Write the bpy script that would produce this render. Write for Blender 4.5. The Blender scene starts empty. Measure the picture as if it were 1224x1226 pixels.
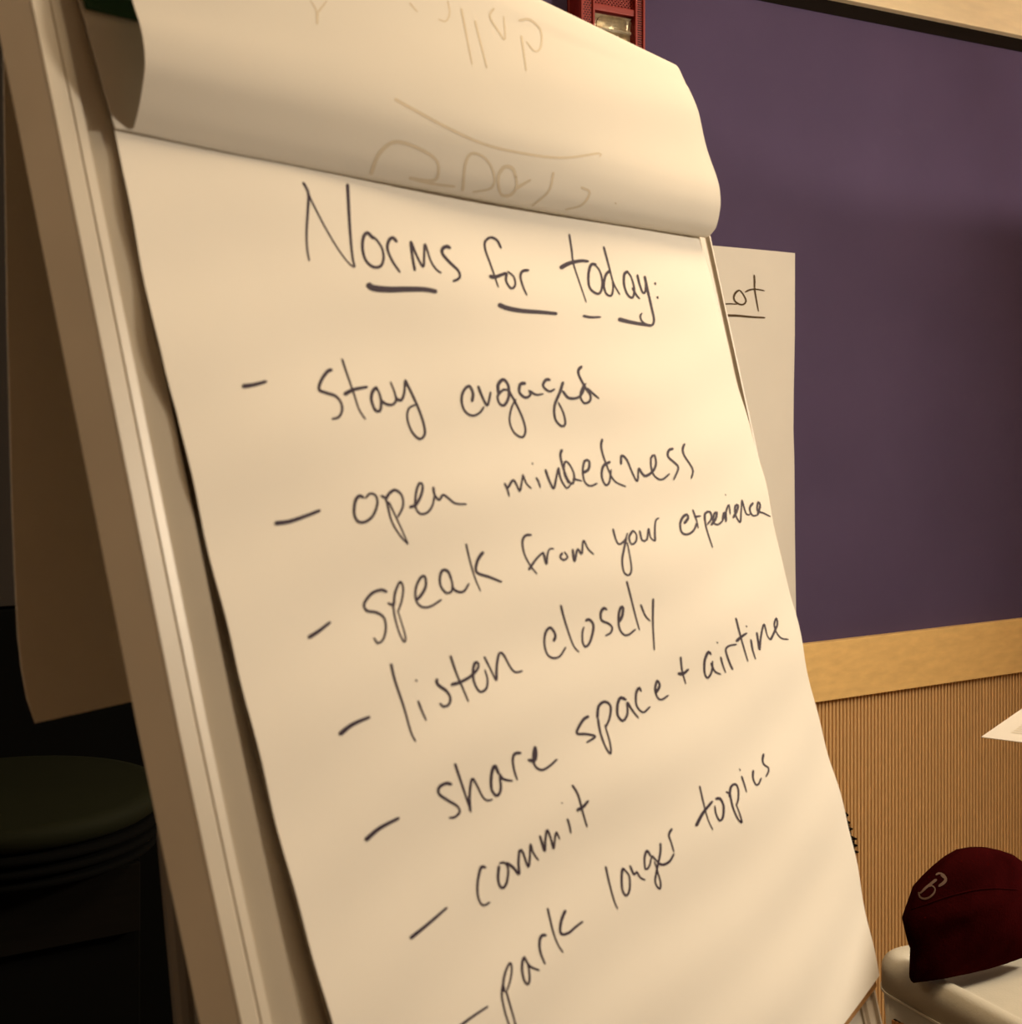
import bpy, bmesh, math, random
from mathutils import Vector, Matrix
from mathutils.bvhtree import BVHTree
random.seed(4)
S = bpy.context.scene
COL = S.collection
FZ = -0.23        # floor level (the camera stands 1.73 m above it)
CAMZ = 1.5
F_PX = 1700.0

# ------------------------------------------------------------------ camera
cd = bpy.data.cameras.new('camera')
cam = bpy.data.objects.new('camera', cd)
COL.objects.link(cam)
cam.location = (0, 0, CAMZ)
cam.rotation_euler = (math.pi / 2, 0, 0)
cd.sensor_fit = 'HORIZONTAL'
cd.sensor_width = 36
cd.lens = F_PX * 36 / 1224
cd.shift_y = -(613 - 487) / 1224
cd.clip_start = 0.02
cd.dof.use_dof = True
cd.dof.focus_distance = 2.2
cd.dof.aperture_fstop = 19
S.camera = cam

# ------------------------------------------------------------------ world, exposure
S.view_settings.view_transform = 'Standard'
S.view_settings.look = 'None'
S.view_settings.gamma = 1
S.view_settings.use_curve_mapping = False
S.view_settings.exposure = 0.0
w = bpy.data.worlds.new('room_air'); S.world = w
w.use_nodes = True
bg = w.node_tree.nodes['Background']
bg.inputs[0].default_value = (1.0, 0.72, 0.42, 1)
bg.inputs[1].default_value = 0.05

def area(name, loc, target, size, power, col, size_y=None):
    l = bpy.data.lights.new(name, 'AREA')
    l.energy = power; l.color = col; l.size = size
    if size_y: l.shape = 'RECTANGLE'; l.size_y = size_y
    o = bpy.data.objects.new(name, l); COL.objects.link(o)
    o.location = loc
    o.rotation_euler = (Vector(target) - Vector(loc)).to_track_quat('-Z', 'Y').to_euler()
    return o
WARM = (1.0, 0.74, 0.46)
KEYC = (1.0, 0.85, 0.66)
KEY = (2.75, 2.30, 2.16)
key = area('side_lamp_light', KEY, (0.1, 1.0, 1.2), 0.30, 63, KEYC)
key.data.spread = math.radians(156)      # spread tuned to limit key light on the wall
area('overhead_fill_light', (0.65, 1.2, 2.84), (0.65, 1.2, 0.0), 0.6, 22, WARM)  # added overhead fill, placed for soft shade below the fold
area('rear_fill_light', (-1.5, -0.6, 2.84), (-1.5, -0.6, 0.0), 0.7, 24, (1.0, 0.80, 0.56))  # added fill to lift the rail side and the rear sheet
# added unseen uplighter bulb: its shade is shaped to cut light across the purple panel
UPL = (3.06, 3.15, 1.70)
pl = bpy.data.lights.new('added_uplighter_light', 'POINT')
pl.energy = 72; pl.color = (1.0, 0.84, 0.68); pl.shadow_soft_size = 0.012
plo = bpy.data.objects.new('added_uplighter_light', pl); COL.objects.link(plo); plo.location = UPL

# ------------------------------------------------------------------ helpers
def lin(c):
    c /= 255.0
    return c / 12.92 if c <= 0.04045 else ((c + 0.055) / 1.055) ** 2.4

def mat(name, rgb, rough=0.6, metal=0.0, var=0.06, scale=8.0, bump=0.0, bscale=200.0, stretch=(1, 1, 1), bstretch=(1, 1, 1), spec=0.5, transl=0.0, detail=3):
    m = bpy.data.materials.new(name); m.use_nodes = True
    nt = m.node_tree; b = nt.nodes['Principled BSDF']
    b.inputs['Roughness'].default_value = rough
    b.inputs['Metallic'].default_value = metal
    b.inputs['Specular IOR Level'].default_value = spec
    tc = nt.nodes.new('ShaderNodeTexCoord')
    mp = nt.nodes.new('ShaderNodeMapping'); mp.inputs['Scale'].default_value = stretch
    nt.links.new(tc.outputs['Object'], mp.inputs[0])
    n = nt.nodes.new('ShaderNodeTexNoise'); n.inputs['Scale'].default_value = scale; n.inputs['Detail'].default_value = detail
    nt.links.new(mp.outputs[0], n.inputs['Vector'])
    r = nt.nodes.new('ShaderNodeValToRGB')
    c = [lin(v) for v in rgb]
    r.color_ramp.elements[0].position = 0.3; r.color_ramp.elements[1].position = 0.7
    r.color_ramp.elements[0].color = [v * (1 - var) for v in c] + [1]
    r.color_ramp.elements[1].color = [min(1, v * (1 + var)) for v in c] + [1]
    nt.links.new(n.outputs['Fac'], r.inputs[0])
    nt.links.new(r.outputs[0], b.inputs['Base Color'])
    if bump:
        mp2 = nt.nodes.new('ShaderNodeMapping'); mp2.inputs['Scale'].default_value = bstretch
        nt.links.new(tc.outputs['Object'], mp2.inputs[0])
        n2 = nt.nodes.new('ShaderNodeTexNoise'); n2.inputs['Scale'].default_value = bscale
        nt.links.new(mp2.outputs[0], n2.inputs['Vector'])
        bp = nt.nodes.new('ShaderNodeBump'); bp.inputs['Strength'].default_value = bump; bp.inputs['Distance'].default_value = 0.001
        nt.links.new(n2.outputs['Fac'], bp.inputs['Height']); nt.links.new(bp.outputs[0], b.inputs['Normal'])
    if transl:
        t = nt.nodes.new('ShaderNodeBsdfTranslucent'); nt.links.new(r.outputs[0], t.inputs[0])
        mx = nt.nodes.new('ShaderNodeMixShader'); mx.inputs[0].default_value = transl
        nt.links.new(b.outputs[0], mx.inputs[1]); nt.links.new(t.outputs[0], mx.inputs[2])
        nt.links.new(mx.outputs[0], nt.nodes['Material Output'].inputs[0])
    return m

M_ = {
 'paper': mat('flipchart_paper', (236, 232, 222), 0.75, var=0.02, scale=5, bump=0.15, bscale=6, bstretch=(1, 1, 5), spec=0.2),
 'copy_paper': mat('copy_paper', (206, 202, 194), 0.8, var=0.02, spec=0.1),
 'thin_paper': mat('thin_flipchart_paper', (236, 232, 222), 0.75, var=0.02, scale=5, bump=0.15, bscale=9, spec=0.2, transl=0.22),
 'stack': mat('page_edges', (150, 138, 118), 0.9, var=0.25, scale=300, stretch=(1, 1, 1)),
 'card': mat('brown_cardboard', (176, 128, 66), 0.85, var=0.1, scale=60),
 'green': mat('dark_green_band', (8, 66, 26), 0.6, var=0.08, scale=30),
 'ink': mat('marker_ink', (44, 27, 48), 0.7, var=0.12, scale=90, spec=0.2),
 'ink_bleed': mat('faint_marker_bleed', (206, 195, 174), 0.8, var=0.05, scale=60, spec=0.1),
 'ink_olive': mat('olive_marker_ink', (84, 66, 40), 0.7, var=0.1, scale=90, spec=0.2),
 'print': mat('grey_print', (196, 186, 166), 0.8, var=0.1, scale=200),
 'board': mat('whiteboard_face', (226, 224, 214), 0.35, var=0.02, scale=5),
 'rail': mat('pale_frame_metal', (196, 188, 172), 0.42, var=0.04, scale=14, spec=0.5),
 'rail_side': mat('grey_frame_plastic', (186, 176, 160), 0.5, var=0.04, scale=14),
 'leg': mat('grey_tube', (120, 118, 114), 0.35, 0.6, var=0.05),
 'purple': mat('purple_wall_fabric', (88, 76, 106), 0.95, var=0.06, scale=3, bump=0.5, bscale=500, spec=0.1),
 'maple': mat('maple_wood', (250, 208, 136), 0.45, var=0.08, scale=7, stretch=(3, 3, 9), detail=6, bump=0.1, bscale=40),
 'maple_light': mat('pale_maple_wood', (250, 230, 188), 0.45, var=0.05, scale=6, stretch=(2, 2, 10)),
 'rib': mat('ribbed_oak', (232, 190, 132), 0.6, var=0.10, scale=20, stretch=(20, 20, 2)),
 'rib_back': mat('rib_groove_wood', (84, 50, 20), 0.9, var=0.08, scale=20),
 'black': mat('black_trim', (24, 18, 14), 0.9, spec=0.08),
 'carpet': mat('bounce_tan_carpet', (118, 98, 74), 0.98, var=0.3, scale=120),  # unseen floor, tone lightened to bounce warm light upward
 'ceil': mat('ceiling_tile_paint', (216, 206, 188), 0.9, var=0.03),
 'wall_paint': mat('tan_wall_paint', (150, 122, 90), 0.9, var=0.03),
 'shade_panel': mat('shade_brown_panel', (30, 22, 14), 0.9, var=0.1),  # dark tone stands in for the wall in the easel's shadow
 'red': mat('alarm_red_plastic', (150, 38, 27), 0.5, var=0.05),
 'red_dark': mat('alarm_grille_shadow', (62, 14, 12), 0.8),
 'chrome': mat('reflector_chrome', (232, 222, 196), 0.28, 0.6, var=0.25, scale=60),
 'lens': None,
 'case': mat('grey_moulded_plastic', (186, 180, 164), 0.55, var=0.03, scale=30, bump=0.3, bscale=300),
 'case_dark': mat('seam_plastic', (210, 204, 188), 0.5),
 'vent': mat('vent_bar_brown', (190, 132, 76), 0.6),
 'hole': mat('vent_dark', (40, 28, 18), 0.9),
 'maroon': mat('maroon_knit', (44, 7, 8), 0.95, var=0.25, scale=22, bump=0.8, bscale=260, spec=0.0),
 'logo': mat('grey_embroidery', (104, 80, 68), 0.8, var=0.1, scale=120),
 'stool_green': mat('shade_olive_vinyl', (20, 22, 8), 0.8, var=0.1, spec=0.1),  # table top green, deepened to include the corner's shade
 'stool_black': mat('shade_black_vinyl', (5, 5, 4), 0.9, spec=0.05),  # near-black tone also carries the darkness of the left corner
 'drawer': mat('shade_dark_walnut', (13, 11, 8), 0.9, spec=0.05, var=0.2, scale=12, stretch=(1, 1, 8)),  # wood tone darkened with the shade under the table top
 'lampshade': mat('lamp_housing', (190, 186, 180), 0.5),
}
g = bpy.data.materials.new('strobe_lens'); g.use_nodes = True
gb = g.node_tree.nodes['Principled BSDF']
gb.inputs['Transmission Weight'].default_value = 1; gb.inputs['Roughness'].default_value = 0.06
gb.inputs['Base Color'].default_value = (0.95, 0.93, 0.86, 1); gb.inputs['IOR'].default_value = 1.1
M_['lens'] = g

def tag(o, label=None, cat=None, group=None, kind=None):
    if label: o['label'] = label
    if cat: o['category'] = cat
    if group: o['group'] = group
    if kind: o['kind'] = kind
    return o

def empty(name, loc, label, cat, group=None):
    o = bpy.data.objects.new(name, None); COL.objects.link(o); o.location = loc
    o.empty_display_size = 0.05
    return tag(o, label, cat, group)

def wloc(o):
    v = Vector((0, 0, 0))
    while o: v += o.location; o = o.parent
    return v

def obj(name, verts, faces, m, parent=None, smooth=False, origin=None, mats=None):
    """verts in WORLD coordinates; mesh is stored relative to its own origin."""
    vs = [Vector(v) for v in verts]
    if origin is None:
        origin = sum(vs, Vector()) / len(vs)
    origin = Vector(origin)
    me = bpy.data.meshes.new(name)
    me.from_pydata([tuple(v - origin) for v in vs], [], faces)
    me.validate(); me.update()
    me.materials.append(m)
    if smooth:
        for p in me.polygons: p.use_smooth = True
    o = bpy.data.objects.new(name, me); COL.objects.link(o)
    if parent:
        o.parent = parent; o.location = origin - wloc(parent)
    else:
        o.location = origin
    return o

def bm_obj(name, bm, m, parent=None, smooth=False, origin=None):
    bm.verts.ensure_lookup_table()
    bmesh.ops.recalc_face_normals(bm, faces=bm.faces)
    vs = [v.co.copy() for v in bm.verts]; ix = {v: i for i, v in enumerate(bm.verts)}
    fs = [[ix[v] for v in f.verts] for f in bm.faces]
    bm.free()
    return obj(name, vs, fs, m, parent, smooth, origin)

def prism(bm, poly, d):
    """closed solid from a polygon and an offset vector"""
    n = len(poly); d = Vector(d)
    a = [bm.verts.new(Vector(p)) for p in poly]; b = [bm.verts.new(Vector(p) + d) for p in poly]
    bm.faces.new(a); bm.faces.new(b[::-1])
    for i in range(n):
        bm.faces.new([a[i], b[i], b[(i + 1) % n], a[(i + 1) % n]])

def box_ax(bm, c, ax, ay, az, sx, sy, sz, bev=0.0):
    c = Vector(c); new = []
    for i in (-1, 1):
        for j in (-1, 1):
            for k in (-1, 1):
                new.append(bm.verts.new(c + ax * (i * sx / 2) + ay * (j * sy / 2) + az * (k * sz / 2)))
    q = [(0, 1, 3, 2), (4, 6, 7, 5), (0, 4, 5, 1), (2, 3, 7, 6), (0, 2, 6, 4), (1, 5, 7, 3)]
    fs = [bm.faces.new([new[i] for i in f]) for f in q]
    if bev:
        es = set(e for f in fs for e in f.edges)
        bmesh.ops.bevel(bm, geom=list(es), offset=bev, segments=3, affect='EDGES', profile=0.5)

def tube(bm, pts, r, seg=12):
    rings = []
    for i, p in enumerate(pts):
        p = Vector(p)
        t = (Vector(pts[min(i + 1, len(pts) - 1)]) - Vector(pts[max(i - 1, 0)])).normalized()
        a = t.cross(Vector((0, 0, 1))) if abs(t.z) < 0.9 else t.cross(Vector((1, 0, 0)))
        a.normalize(); b = t.cross(a)
        rr = r[i] if isinstance(r, (list, tuple)) else r
        rings.append([bm.verts.new(p + (a * math.cos(2 * math.pi * k / seg) + b * math.sin(2 * math.pi * k / seg)) * rr) for k in range(seg)])
    for A, B in zip(rings, rings[1:]):
        for k in range(seg):
            bm.faces.new([A[k], A[(k + 1) % seg], B[(k + 1) % seg], B[k]])
    bm.faces.new(rings[0][::-1]); bm.faces.new(rings[-1])

def lathe(bm, c, prof, seg=40, ax=Vector((1, 0, 0)), ay=Vector((0, 1, 0)), az=Vector((0, 0, 1))):
    c = Vector(c); rings = []
    for r, z in prof:
        rings.append([bm.verts.new(c + az * z + (ax * math.cos(2 * math.pi * k / seg) + ay * math.sin(2 * math.pi * k / seg)) * max(r, 1e-4)) for k in range(seg)])
    for A, B in zip(rings, rings[1:]):
        for k in range(seg):
            bm.faces.new([A[k], A[(k + 1) % seg], B[(k + 1) % seg], B[k]])
    bm.faces.new(rings[0][::-1]); bm.faces.new(rings[-1])

def grid_sheet(name, rows, m, parent, thick=0.0004, smooth=True, back=None):
    """rows: list of equal-length lists of world points -> thin closed sheet (thickness along mean normal)"""
    R = len(rows); Cn = len(rows[0])
    P = [[Vector(p) for p in r] for r in rows]
    N = []
    for i in range(R):
        rr = []
        for j in range(Cn):
            du = P[i][min(j + 1, Cn - 1)] - P[i][max(j - 1, 0)]
            dv = P[min(i + 1, R - 1)][j] - P[max(i - 1, 0)][j]
            n = du.cross(dv)
            rr.append(n.normalized() if n.length > 1e-12 else Vector((0, 0, 1)))
        N.append(rr)
    vs = [P[i][j] for i in range(R) for j in range(Cn)] + [P[i][j] + N[i][j] * thick for i in range(R) for j in range(Cn)]
    o = R * Cn; fs = []
    for i in range(R - 1):
        for j in range(Cn - 1):
            a, b, c, d = i * Cn + j, i * Cn + j + 1, (i + 1) * Cn + j + 1, (i + 1) * Cn + j
            fs.append([a, b, c, d][::-1]); fs.append([a + o, b + o, c + o, d + o])
    rim = [(0, j) for j in range(Cn)] + [(i, Cn - 1) for i in range(1, R)] + [(R - 1, j) for j in range(Cn - 2, -1, -1)] + [(i, 0) for i in range(R - 2, 0, -1)]
    q = len(vs); n = len(rim)
    for (i, j) in rim: vs.append(P[i][j]); vs.append(P[i][j] + N[i][j] * thick)
    for k in range(n):
        a, b = q + 2 * k, q + 2 * ((k + 1) % n)
        fs.append([a, b, b + 1, a + 1])
    return obj(name, vs, fs, m, parent, smooth)

def catmull(pts, step=2.0):
    P = [Vector(p) for p in pts]
    if len(P) == 2:
        n = max(2, int((P[1] - P[0]).length / step))
        return [P[0].lerp(P[1], i / n) for i in range(n + 1)]
    Q = [P[0] * 2 - P[1]] + P + [P[-1] * 2 - P[-2]]
    out = []
    for i in range(1, len(Q) - 2):
        a, b, c, d = Q[i - 1], Q[i], Q[i + 1], Q[i + 2]
        n = max(2, int((c - b).length / step))
        for k in range(n):
            t = k / n
            out.append(0.5 * ((2 * b) + (c - a) * t + (2 * a - 5 * b + 4 * c - d) * t * t + (3 * b - 3 * c + d - a) * t ** 3))
    out.append(P[-1])
    return out

CAMP = Vector((0, 0, CAMZ))
def ray(x, y):
    return Vector(((x - 612) / F_PX, 1.0, -(y - 487) / F_PX))
def hit_plane(x, y, p0, n):
    r = ray(x, y); return CAMP + r * ((Vector(p0) - CAMP).dot(n) / r.dot(n))

def handwriting(name, target_objs, strokes, m, parent, lift=0.00016):
    """pen strokes as thin ink ribbons that lie on the paper surface"""
    trees = []
    for o in target_objs:
        base = wloc(o)
        trees.append(BVHTree.FromPolygons([v.co + base for v in o.data.vertices], [tuple(p.vertices) for p in o.data.polygons]))
    def cast(p):
        best = None
        for t in trees:
            h = t.ray_cast(CAMP, ray(p.x, p.y).normalized())
            if h[0] is not None and (best is None or h[3] < best[3]): best = h
        return best
    vs, fs = [], []
    lift0 = lift
    for si, (pts, wd) in enumerate(strokes):
        P = catmull(pts, 2.0)
        L = len(P); base = len(vs); ok = True; row = []
        lift = lift0 + (si % 12) * 0.00001
        tot = sum((P[i + 1] - P[i]).length for i in range(L - 1)) or 1; acc = 0
        for i, p in enumerate(P):
            t = (P[min(i + 1, L - 1)] - P[max(i - 1, 0)])
            if t.length < 1e-6: t = Vector((1, 0))
            t.normalize(); n = Vector((-t.y, t.x))
            if i: acc += (P[i] - P[i - 1]).length
            f = acc / tot; e = min(acc, tot - acc)
            # chisel marker: broader across diagonal strokes, thin ends
            chis = 0.78 + 0.34 * abs(t.x * 0.8 - t.y * 0.35)
            ww = wd * 0.98 * chis * (1.0 - 0.35 * f) * min(1.0, 0.55 + e / 4.0)
            a, b = cast(p + n * ww / 2), cast(p - n * ww / 2)
            if a is None or b is None: continue
            row.append((a, b))
        for a, b in row:
            for h in (a, b):
                nn = h[1]
                if nn.dot(CAMP - h[0]) < 0: nn = -nn
                vs.append(h[0] + nn * lift)
        for i in range(len(row) - 1):
            q = base + 2 * i
            fs.append([q, q + 1, q + 3, q + 2])
    return obj(name, vs, fs, m, parent)

def crop(ox, oy, s, items):
    out = []
    for it in items:
        wd, pts = it
        out.append(([Vector((ox + x / s, oy + y / s)) for x, y in pts], wd))
    return out

# ------------------------------------------------------------------ room
WD = Vector((0.853, 0.522, 0)).normalized()      # along the back wall, to the right
WN = Vector((0.522, -0.853, 0)).normalized()     # out of the wall, into the room
W0 = Vector((0.73, 3.6, 0))
def wp(t, z, o=0.0):
    return W0 + WD * t + WN * o + Vector((0, 0, z))
UP = Vector((0, 0, 1))
TL, TR, DEP, HC = -4.2, 2.2, 5.6, 2.9
def wall_box(name, t0, t1, z0, z1, o0, o1, m, parent=None, bev=0.0, kind='structure'):
    bm = bmesh.new()
    box_ax(bm, wp((t0 + t1) / 2, (z0 + z1) / 2, (o0 + o1) / 2), WD, WN, UP, t1 - t0, abs(o1 - o0), z1 - z0, bev)
    o = bm_obj(name, bm, m, parent)
    if kind: o['kind'] = kind
    return o
wall = wall_box('wall_back', TL, TR, FZ, HC, -0.10, -0.02, M_['wall_paint'])
pan = wall_box('fabric_panel', TL, TR, 0.895, 2.51, -0.02, 0.0, M_['purple'], wall, kind=None)
bk = wall_box('rib_backing', TL, TR, FZ, 0.755, -0.02, -0.004, M_['rib_back'], wall, kind=None)
# fine vertical ribs of the wainscot (4 px apart in the photograph): one part
bm = bmesh.new()
t = -0.9
pitch = 0.0126
while t < TR - 0.05:
    z0, z1, r = FZ + 0.07, 0.755, 0.0041
    sec = [(-r, -0.004), (-r * 0.9, 0.0016), (0, 0.0032), (r * 0.9, 0.0016), (r, -0.004)]
    a = [bm.verts.new(wp(t + s, z0, o)) for s, o in sec]; b = [bm.verts.new(wp(t + s, z1, o)) for s, o in sec]
    for i in range(4): bm.faces.new([a[i], a[i + 1], b[i + 1], b[i]])
    t += pitch
ribs = bm_obj('rib', bm, M_['rib'], wall); tag(ribs, 'fine vertical wooden ribs', kind='stuff')
trim = wall_box('trim_1', TL, 1.15 - 0.31, 0.75, 0.90, 0.0, 0.022, M_['maple'], bev=0.0015)
trim_b = wall_box('trim_2', 0.8402, TR, 0.75, 0.90, 0.0, 0.0218, M_['maple'], bev=0.0015)
trim_r = wall_box('trim_3', TL, TR, 2.51, 2.545, -0.02, 0.004, M_['black'])
trim_f = wall_box('trim_4', TL, TR, 2.545, 2.90, -0.02, 0.03, M_['maple_light'], bev=0.002)
base = wall_box('baseboard_back', TL, TR, FZ, FZ + 0.07, -0.004, 0.012, M_['black'])
# dark gouges across the ribs, just right of the flip chart
def quad_wall(name, t0, t1, z0, z1, o0, o1, m, kind='structure'):
    return wall_box(name, t0, t1, z0, z1, o0, o1, m)
def side(name, t0, t1, o0, o1, z0, z1, m):
    return wall_box(name, t0, t1, z0, z1, o0, o1, m)
side('wall_left', TL - 0.1, TL, -0.1, DEP, FZ, HC, M_['wall_paint'])
side('wall_right', TR, TR + 0.1, -0.1, DEP, FZ, HC, M_['wall_paint'])
side('wall_front', TL - 0.1, TR + 0.1, DEP, DEP + 0.1, FZ, HC, M_['wall_paint'])
side('floor', TL - 0.1, TR + 0.1, -0.1, DEP + 0.1, FZ - 0.1, FZ, M_['carpet'])
side('ceiling', TL - 0.1, TR + 0.1, -0.1, DEP + 0.1, HC, HC + 0.1, M_['ceil'])
WPO, WNV = wp(0, 0, 0), WN
def on_wall(x, y, off=0.0):
    return hit_plane(x, y, wp(0, 0, off), WN)
def wall_tz(x, y, off=0.0):
    p = on_wall(x, y, off) - W0
    return p.dot(WD), p.z

# dark scuff: a clump of short black bristles caught on the ribs
sc = empty('wall_brush', on_wall(1012, 1000, 0.004), 'small black bristly tuft stuck on the ribbed wainscot at the chart edge', 'brush')
bm = bmesh.new()
for i in range(11):
    y = 976 + i * 4.3
    xe = [1016, 1014, 1018, 1017, 1021, 1019, 1026, 1023, 1027, 1022, 1028][i]
    a = on_wall(1004, y - 2, 0.004); b = on_wall(xe, y + random.uniform(-1, 3), 0.007)
    tube(bm, [a, a.lerp(b, .5) + WN * 0.004, b], [0.010, 0.0085, 0.002], 6)
bm_obj('bristle', bm, M_['black'], sc)['kind'] = 'stuff'
bm = bmesh.new()
tube(bm, [on_wall(1000, 960, .006), on_wall(1006, 1030, .006)], 0.006, 8)
bm_obj('handle', bm, M_['black'], sc)

# ------------------------------------------------------------------ easel / pad frame of reference
BM = ((0.51341083, 0.23123954, -0.82640038), (-0.05877826, 0.97022451, 0.23496707), (0.85612758, -0.07206026, 0.51171563))
BT = (-0.22351751, -0.2702614, 0.69881435)
def c2w(x, y, z): return Vector((x, z, CAMZ - y))
U = Vector((BM[0][0], BM[2][0], -BM[1][0])); V = Vector((BM[0][1], BM[2][1], -BM[1][1])); Wv = Vector((BM[0][2], BM[2][2], -BM[1][2]))
B0 = c2w(*BT)
def B(u, v, w=0.0): return B0 + U * u + V * v + Wv * w      # u right, v down the sheet, w away behind it
def B2(x, y, w=0.0):
    p = hit_plane(x, y, B(0, 0, w), Wv) - B0
    return p.dot(U), p.dot(V)
def interp(x, xs, ys):
    if x <= xs[0]: i = 0
    elif x >= xs[-1]: i = len(xs) - 2
    else:
        i = max(k for k in range(len(xs) - 1) if xs[k] <= x)
    f = (x - xs[i]) / (xs[i + 1] - xs[i])
    return ys[i] + (ys[i + 1] - ys[i]) * f
W, H = 0.6858, 0.8220

easel = empty('flip_chart_easel', (B(0.33, 0.9, 0.12).x, B(0.33, 0.9, 0.12).y, FZ), 'pale metal framed whiteboard easel leaning back behind the large paper pad', 'easel')
VB = 0.985                        # bottom of the board
uL = lambda v: -0.0405 - 0.0075 * max(0, min(1, (v - 0.1) / 0.35))
uR = lambda v: 0.7155 - 0.0815 * (v - 0.163)
# whiteboard panel
bm = bmesh.new()
poly = [B(-0.02, 0.01, 0.0026), B(uR(0) - 0.02, 0.03, 0.0026), B(uR(VB) - 0.02, VB, 0.0026), B(-0.02, VB, 0.0026)]
prism(bm, poly, Wv * 0.008)
bm_obj('whiteboard', bm, M_['board'], easel)
def rail(name, edge, inward, prof, v0, v1, m, n=14):
    rows = []
    for i in range(n + 1):
        v = v0 + (v1 - v0) * i / n
        rows.append([B(edge(v) + inward * s, v, ww) for s, ww in prof])
    bm = bmesh.new(); vv = [[bm.verts.new(p) for p in r] for r in rows]
    k = len(prof)
    for A, C in zip(vv, vv[1:]):
        for j in range(k): bm.faces.new([A[j], A[(j + 1) % k], C[(j + 1) % k], C[j]])
    bm.faces.new(vv[0][::-1]); bm.faces.new(vv[-1])
    return bm_obj(name, bm, m, easel)
profL = [(0, 0.021), (0, -0.0022), (0.001, -0.0034), (0.0110, -0.0033), (0.0120, -0.0028), (0.0130, -0.0033), (0.0190, -0.0028), (0.0203, 0.0004), (0.0365, -0.0032), (0.0365, 0.021)]
profR = [(0, 0.021), (0, -0.001), (0.001, -0.002), (0.004, -0.002), (0.005, 0.0008), (0.012, 0.0010), (0.014, -0.0008), (0.024, -0.001), (0.027, 0.0008), (0.031, 0.0009), (0.031, 0.021)]
rail('side_rail', uL, 1, profL, 0.0, VB, M_['rail'])
rail('side_rail', uR, -1, profR, 0.02, VB, M_['rail_side'])
# top and bottom rails
bm = bmesh.new(); prism(bm, [B(uL(0), 0.0, -0.001), B(uR(0), 0.02, -0.001), B(uR(0), 0.045, -0.001), B(uL(0), 0.028, -0.001)], Wv * 0.022)
bm_obj('top_rail', bm, M_['rail'], easel)
bm = bmesh.new(); prism(bm, [B(uL(1), VB - 0.002, -0.003), B(uR(1), VB - 0.002, -0.003), B(uR(1), VB + 0.028, -0.003), B(uL(1), VB + 0.028, -0.003)], Wv * 0.024)
bm_obj('bottom_rail', bm, M_['rail'], easel)
# marker tray
bm = bmesh.new(); prism(bm, [B(0.03, VB + 0.03, -0.003), B(0.60, VB + 0.03, -0.003), B(0.60, VB + 0.03, -0.07), B(0.03, VB + 0.03, -0.07)], V * 0.004)
prism(bm, [B(0.03, VB + 0.018, -0.067), B(0.60, VB + 0.018, -0.067), B(0.60, VB + 0.034, -0.067), B(0.03, VB + 0.034, -0.067)], -Wv * 0.004)
bm_obj('marker_tray', bm, M_['rail_side'], easel)
def leg_to_floor(u, v0, w0):
    a = B(u, v0, w0); d = V.copy(); k = (a.z - FZ) / (-d.z)
    bm = bmesh.new(); e = a + d * k; e.z = FZ
    tube(bm, [a, a.lerp(e, .5), e], 0.011)
    bm_obj('leg', bm, M_['leg'], easel)
leg_to_floor(-0.028, 0.80, 0.034)
leg_to_floor(0.62, 0.80, 0.034)
# slender rear prop, seen left of the frame low down
r0 = B(0.13, 0.10, 0.05)
n_r = U.cross(UP).normalized()
pa = hit_plane(203, 1000, B(0.13, 0.6, 0.20), n_r); pb = hit_plane(219, 1180, B(0.13, 0.6, 0.20), n_r)
dd = (pb - pa).normalized()
foot = pa + dd * ((pa.z - FZ) / -dd.z)
tube_bm = bmesh.new(); tube(tube_bm, [B(0.10, 0.06, 0.035), pa, foot], 0.0075)
bm_obj('leg', tube_bm, M_['leg'], easel)
bm = bmesh.new(); a2 = B(0.60, 0.06, 0.035); f2 = foot + U * 0.5; f2.z = FZ
tube(bm, [a2, f2], 0.0075); bm_obj('leg', bm, M_['leg'], easel)
bm = bmesh.new(); box_ax(bm, B(0.34, 0.045, 0.030), U, V, Wv, 0.62, 0.03, 0.016, 0.003); bm_obj('brace', bm, M_['rail_side'], easel)

# ------------------------------------------------------------------ paper pad
pad = empty('flip_chart_pad', B(0.33, H, -0.003), 'large cream paper pad on the easel, handwritten norms list in dark marker', 'paper pad')
Lpx = [(95, 0), (140, 165), (186, 400), (201, 462), (208, 478), (260, 700), (284, 800), (309, 900), (348, 1048), (397, 1226)]
Rpx = [(838, 285), (868, 400), (885, 464), (915, 573), (939.5, 685), (954, 738), (964, 794), (976, 842), (995, 915), (1011, 970), (1025, 1029), (1039, 1102), (1053, 1168)]
PW = -0.0050
Lp = [B2(x, y, PW) for x, y in Lpx]; Rp = [(0.688, 0.0)] + [B2(x, y, PW) for x, y in Rpx]
lv = [p[1] for p in Lp]; lu = [p[0] for p in Lp]; rv = [p[1] for p in Rp]; ru = [p[0] for p in Rp]
vr_end = Rp[-1][1]
vb2 = B2(1005, 1226, PW)      # a second point of the bottom edge
kb = (Rp[-1][1] - vb2[1]) / (Rp[-1][0] - vb2[0])
def page_point(a, b):
    """a 0..1 across, b 0..1 down"""
    vbl = vr_end - kb * 0.35 * 0.65
    v = 0.012 + b * (vbl + (vr_end - vbl) * a - 0.012)
    l = interp(v, lv, lu) if v < 0.62 else interp(0.62, lv, lu) + 0.004 * (v - 0.62)
    r = interp(v, rv, ru)
    u = l + (r - l) * a
    return u, v
NU, NV = 60, 80
rows = []
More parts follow.
